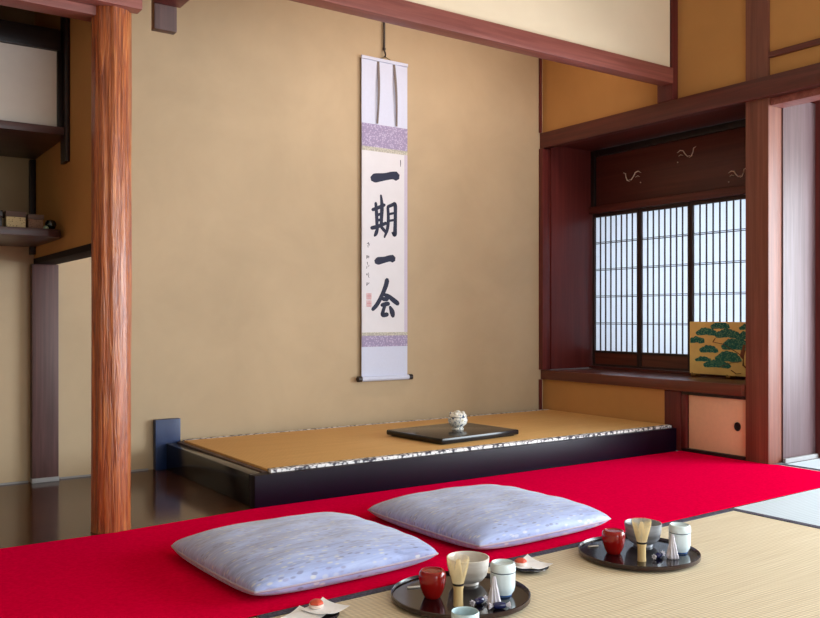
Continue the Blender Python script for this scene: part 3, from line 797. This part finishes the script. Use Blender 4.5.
# sweets on paper over small plates
def plate(x, y, label):
    c = (x, y, .001); t = thing('small_plate', label, 'plate', c, 'small dark plates')
    MB().lathe([(0, .003), (.032, .003), (.033, 0), (.036, 0), (.037, .004), (.052, .0075), (.056, .010), (.0555, .012), (.050, .010), (.036, .0065), (0, .006)], c, 48).build('plate', TRAYM, t)
    return t
plate(1.655, 1.812, 'small dark round plate with folded paper, between the two trays')
plate(.970, 1.806, 'small dark round plate with folded paper, lower left below the cushion')
def sheet_paper(x, y, z, s, rot, label, lift=.012):
    t = thing('paper_sheet', label, 'paper', (x, y, z), 'white papers under the sweets')
    b = bmesh.new(); n = 12; grid = {}
    for i in range(n+1):
        for j in range(n+1):
            u = -1+2*i/n; v = -1+2*j/n
            d = max(0, (abs(u)+abs(v))/2-.5)*2
            zz = z+.0012+lift*d*d*(1 if u*v > 0 else .35)
            grid[i, j] = b.verts.new((x+s*(u*math.cos(R(rot))-v*math.sin(R(rot))), y+s*(u*math.sin(R(rot))+v*math.cos(R(rot))), zz))
    for i in range(n):
        for j in range(n): b.faces.new((grid[i, j], grid[i+1, j], grid[i+1, j+1], grid[i, j+1]))
    ret = bmesh.ops.extrude_face_region(b, geom=b.faces[:])
    bmesh.ops.translate(b, verts=[v for v in ret['geom'] if isinstance(v, bmesh.types.BMVert)], vec=(0, 0, .0006))
    bmesh.ops.recalc_face_normals(b, faces=b.faces[:])
    m_ = MB(); m_._merge(b); m_.build('sheet', WHITEP, t)
    return t
sheet_paper(1.660, 1.815, .0115, .047, 8, 'folded white paper on the small plate between the trays')
sheet_paper(.940, 1.806, .0115, .041, 30, 'folded white paper at left on the lower left plate', .006)
sheet_paper(1.000, 1.815, .0150, .042, 22, 'folded white paper at right on the lower left plate', .008)
def red_sweet(x, y, z, label):
    t = thing('confection', label, 'sweet', (x, y, z), 'red and white sweets')
    MB().lathe([(0, 0), (.014, 0), (.018, .004), (.018, .009), (0, .0095)], (x, y, z), 24).build('base', SWEETW, t)
    MB().lathe([(0, .0095), (.0165, .0095), (.0155, .014), (.010, .018), (0, .0195)], (x, y, z), 24, wob=lambda a, q: 1+.06*math.sin(6*a)).build('topping', SWEETR, t)
    return t
red_sweet(1.636, 1.826, .0140, 'red topped white sweet on the paper between the trays')
red_sweet(.984, 1.830, .0178, 'red topped white sweet on the papers at lower left')

# ------------------------------------------------------------------ light
def area(name, loc, rot, sx, sy, power, col=(1, 1, 1)):
    l = bpy.data.lights.new(name, 'AREA'); l.shape = 'RECTANGLE'; l.size = sx; l.size_y = sy; l.energy = power; l.color = col
    o = bpy.data.objects.new(name, l); C.objects.link(o); o.location = loc; o.rotation_euler = rot
    return o
area('veranda_daylight', (5.5, -.2, .95), (0, R(90), 0), 1.7, 3.4, 320, (.84, .93, 1))
area('garden_daylight', (2.3, -2.45, 1.1), (R(90), 0, 0), 2.8, 1.9, 76, (.90, .96, 1))
area('bay_daylight', (4.75, 3.3, .95), (0, R(90), 0), 1.3, 1.6, 20, (.86, .94, 1))
# small warm lamp strip hidden behind the lintel, as alcoves have
al = area('alcove_lamp', (2.75, 3.08, 2.50), (R(48), 0, 0), 1.7, .06, 7.2, (1, .82, .70))
al.data.spread = R(120)
w = bpy.data.worlds.new('World'); S.world = w; w.use_nodes = True
w.node_tree.nodes['Background'].inputs[0].default_value = (.85, .92, 1, 1)
w.node_tree.nodes['Background'].inputs[1].default_value = .6

# ------------------------------------------------------------------ camera
cam = bpy.data.cameras.new('Camera'); co = bpy.data.objects.new('Camera', cam); C.objects.link(co)
cam.sensor_width = 36; cam.lens = 857/820*36
cam.shift_y = 7/820
cam.clip_start = .05
co.location = (0, 0, .72); co.rotation_euler = (R(90), 0, R(-34.5))
S.camera = co
vs = S.view_settings
vs.view_transform = 'Standard'; vs.look = 'None'; vs.gamma = 1; vs.use_curve_mapping = False; vs.exposure = 0
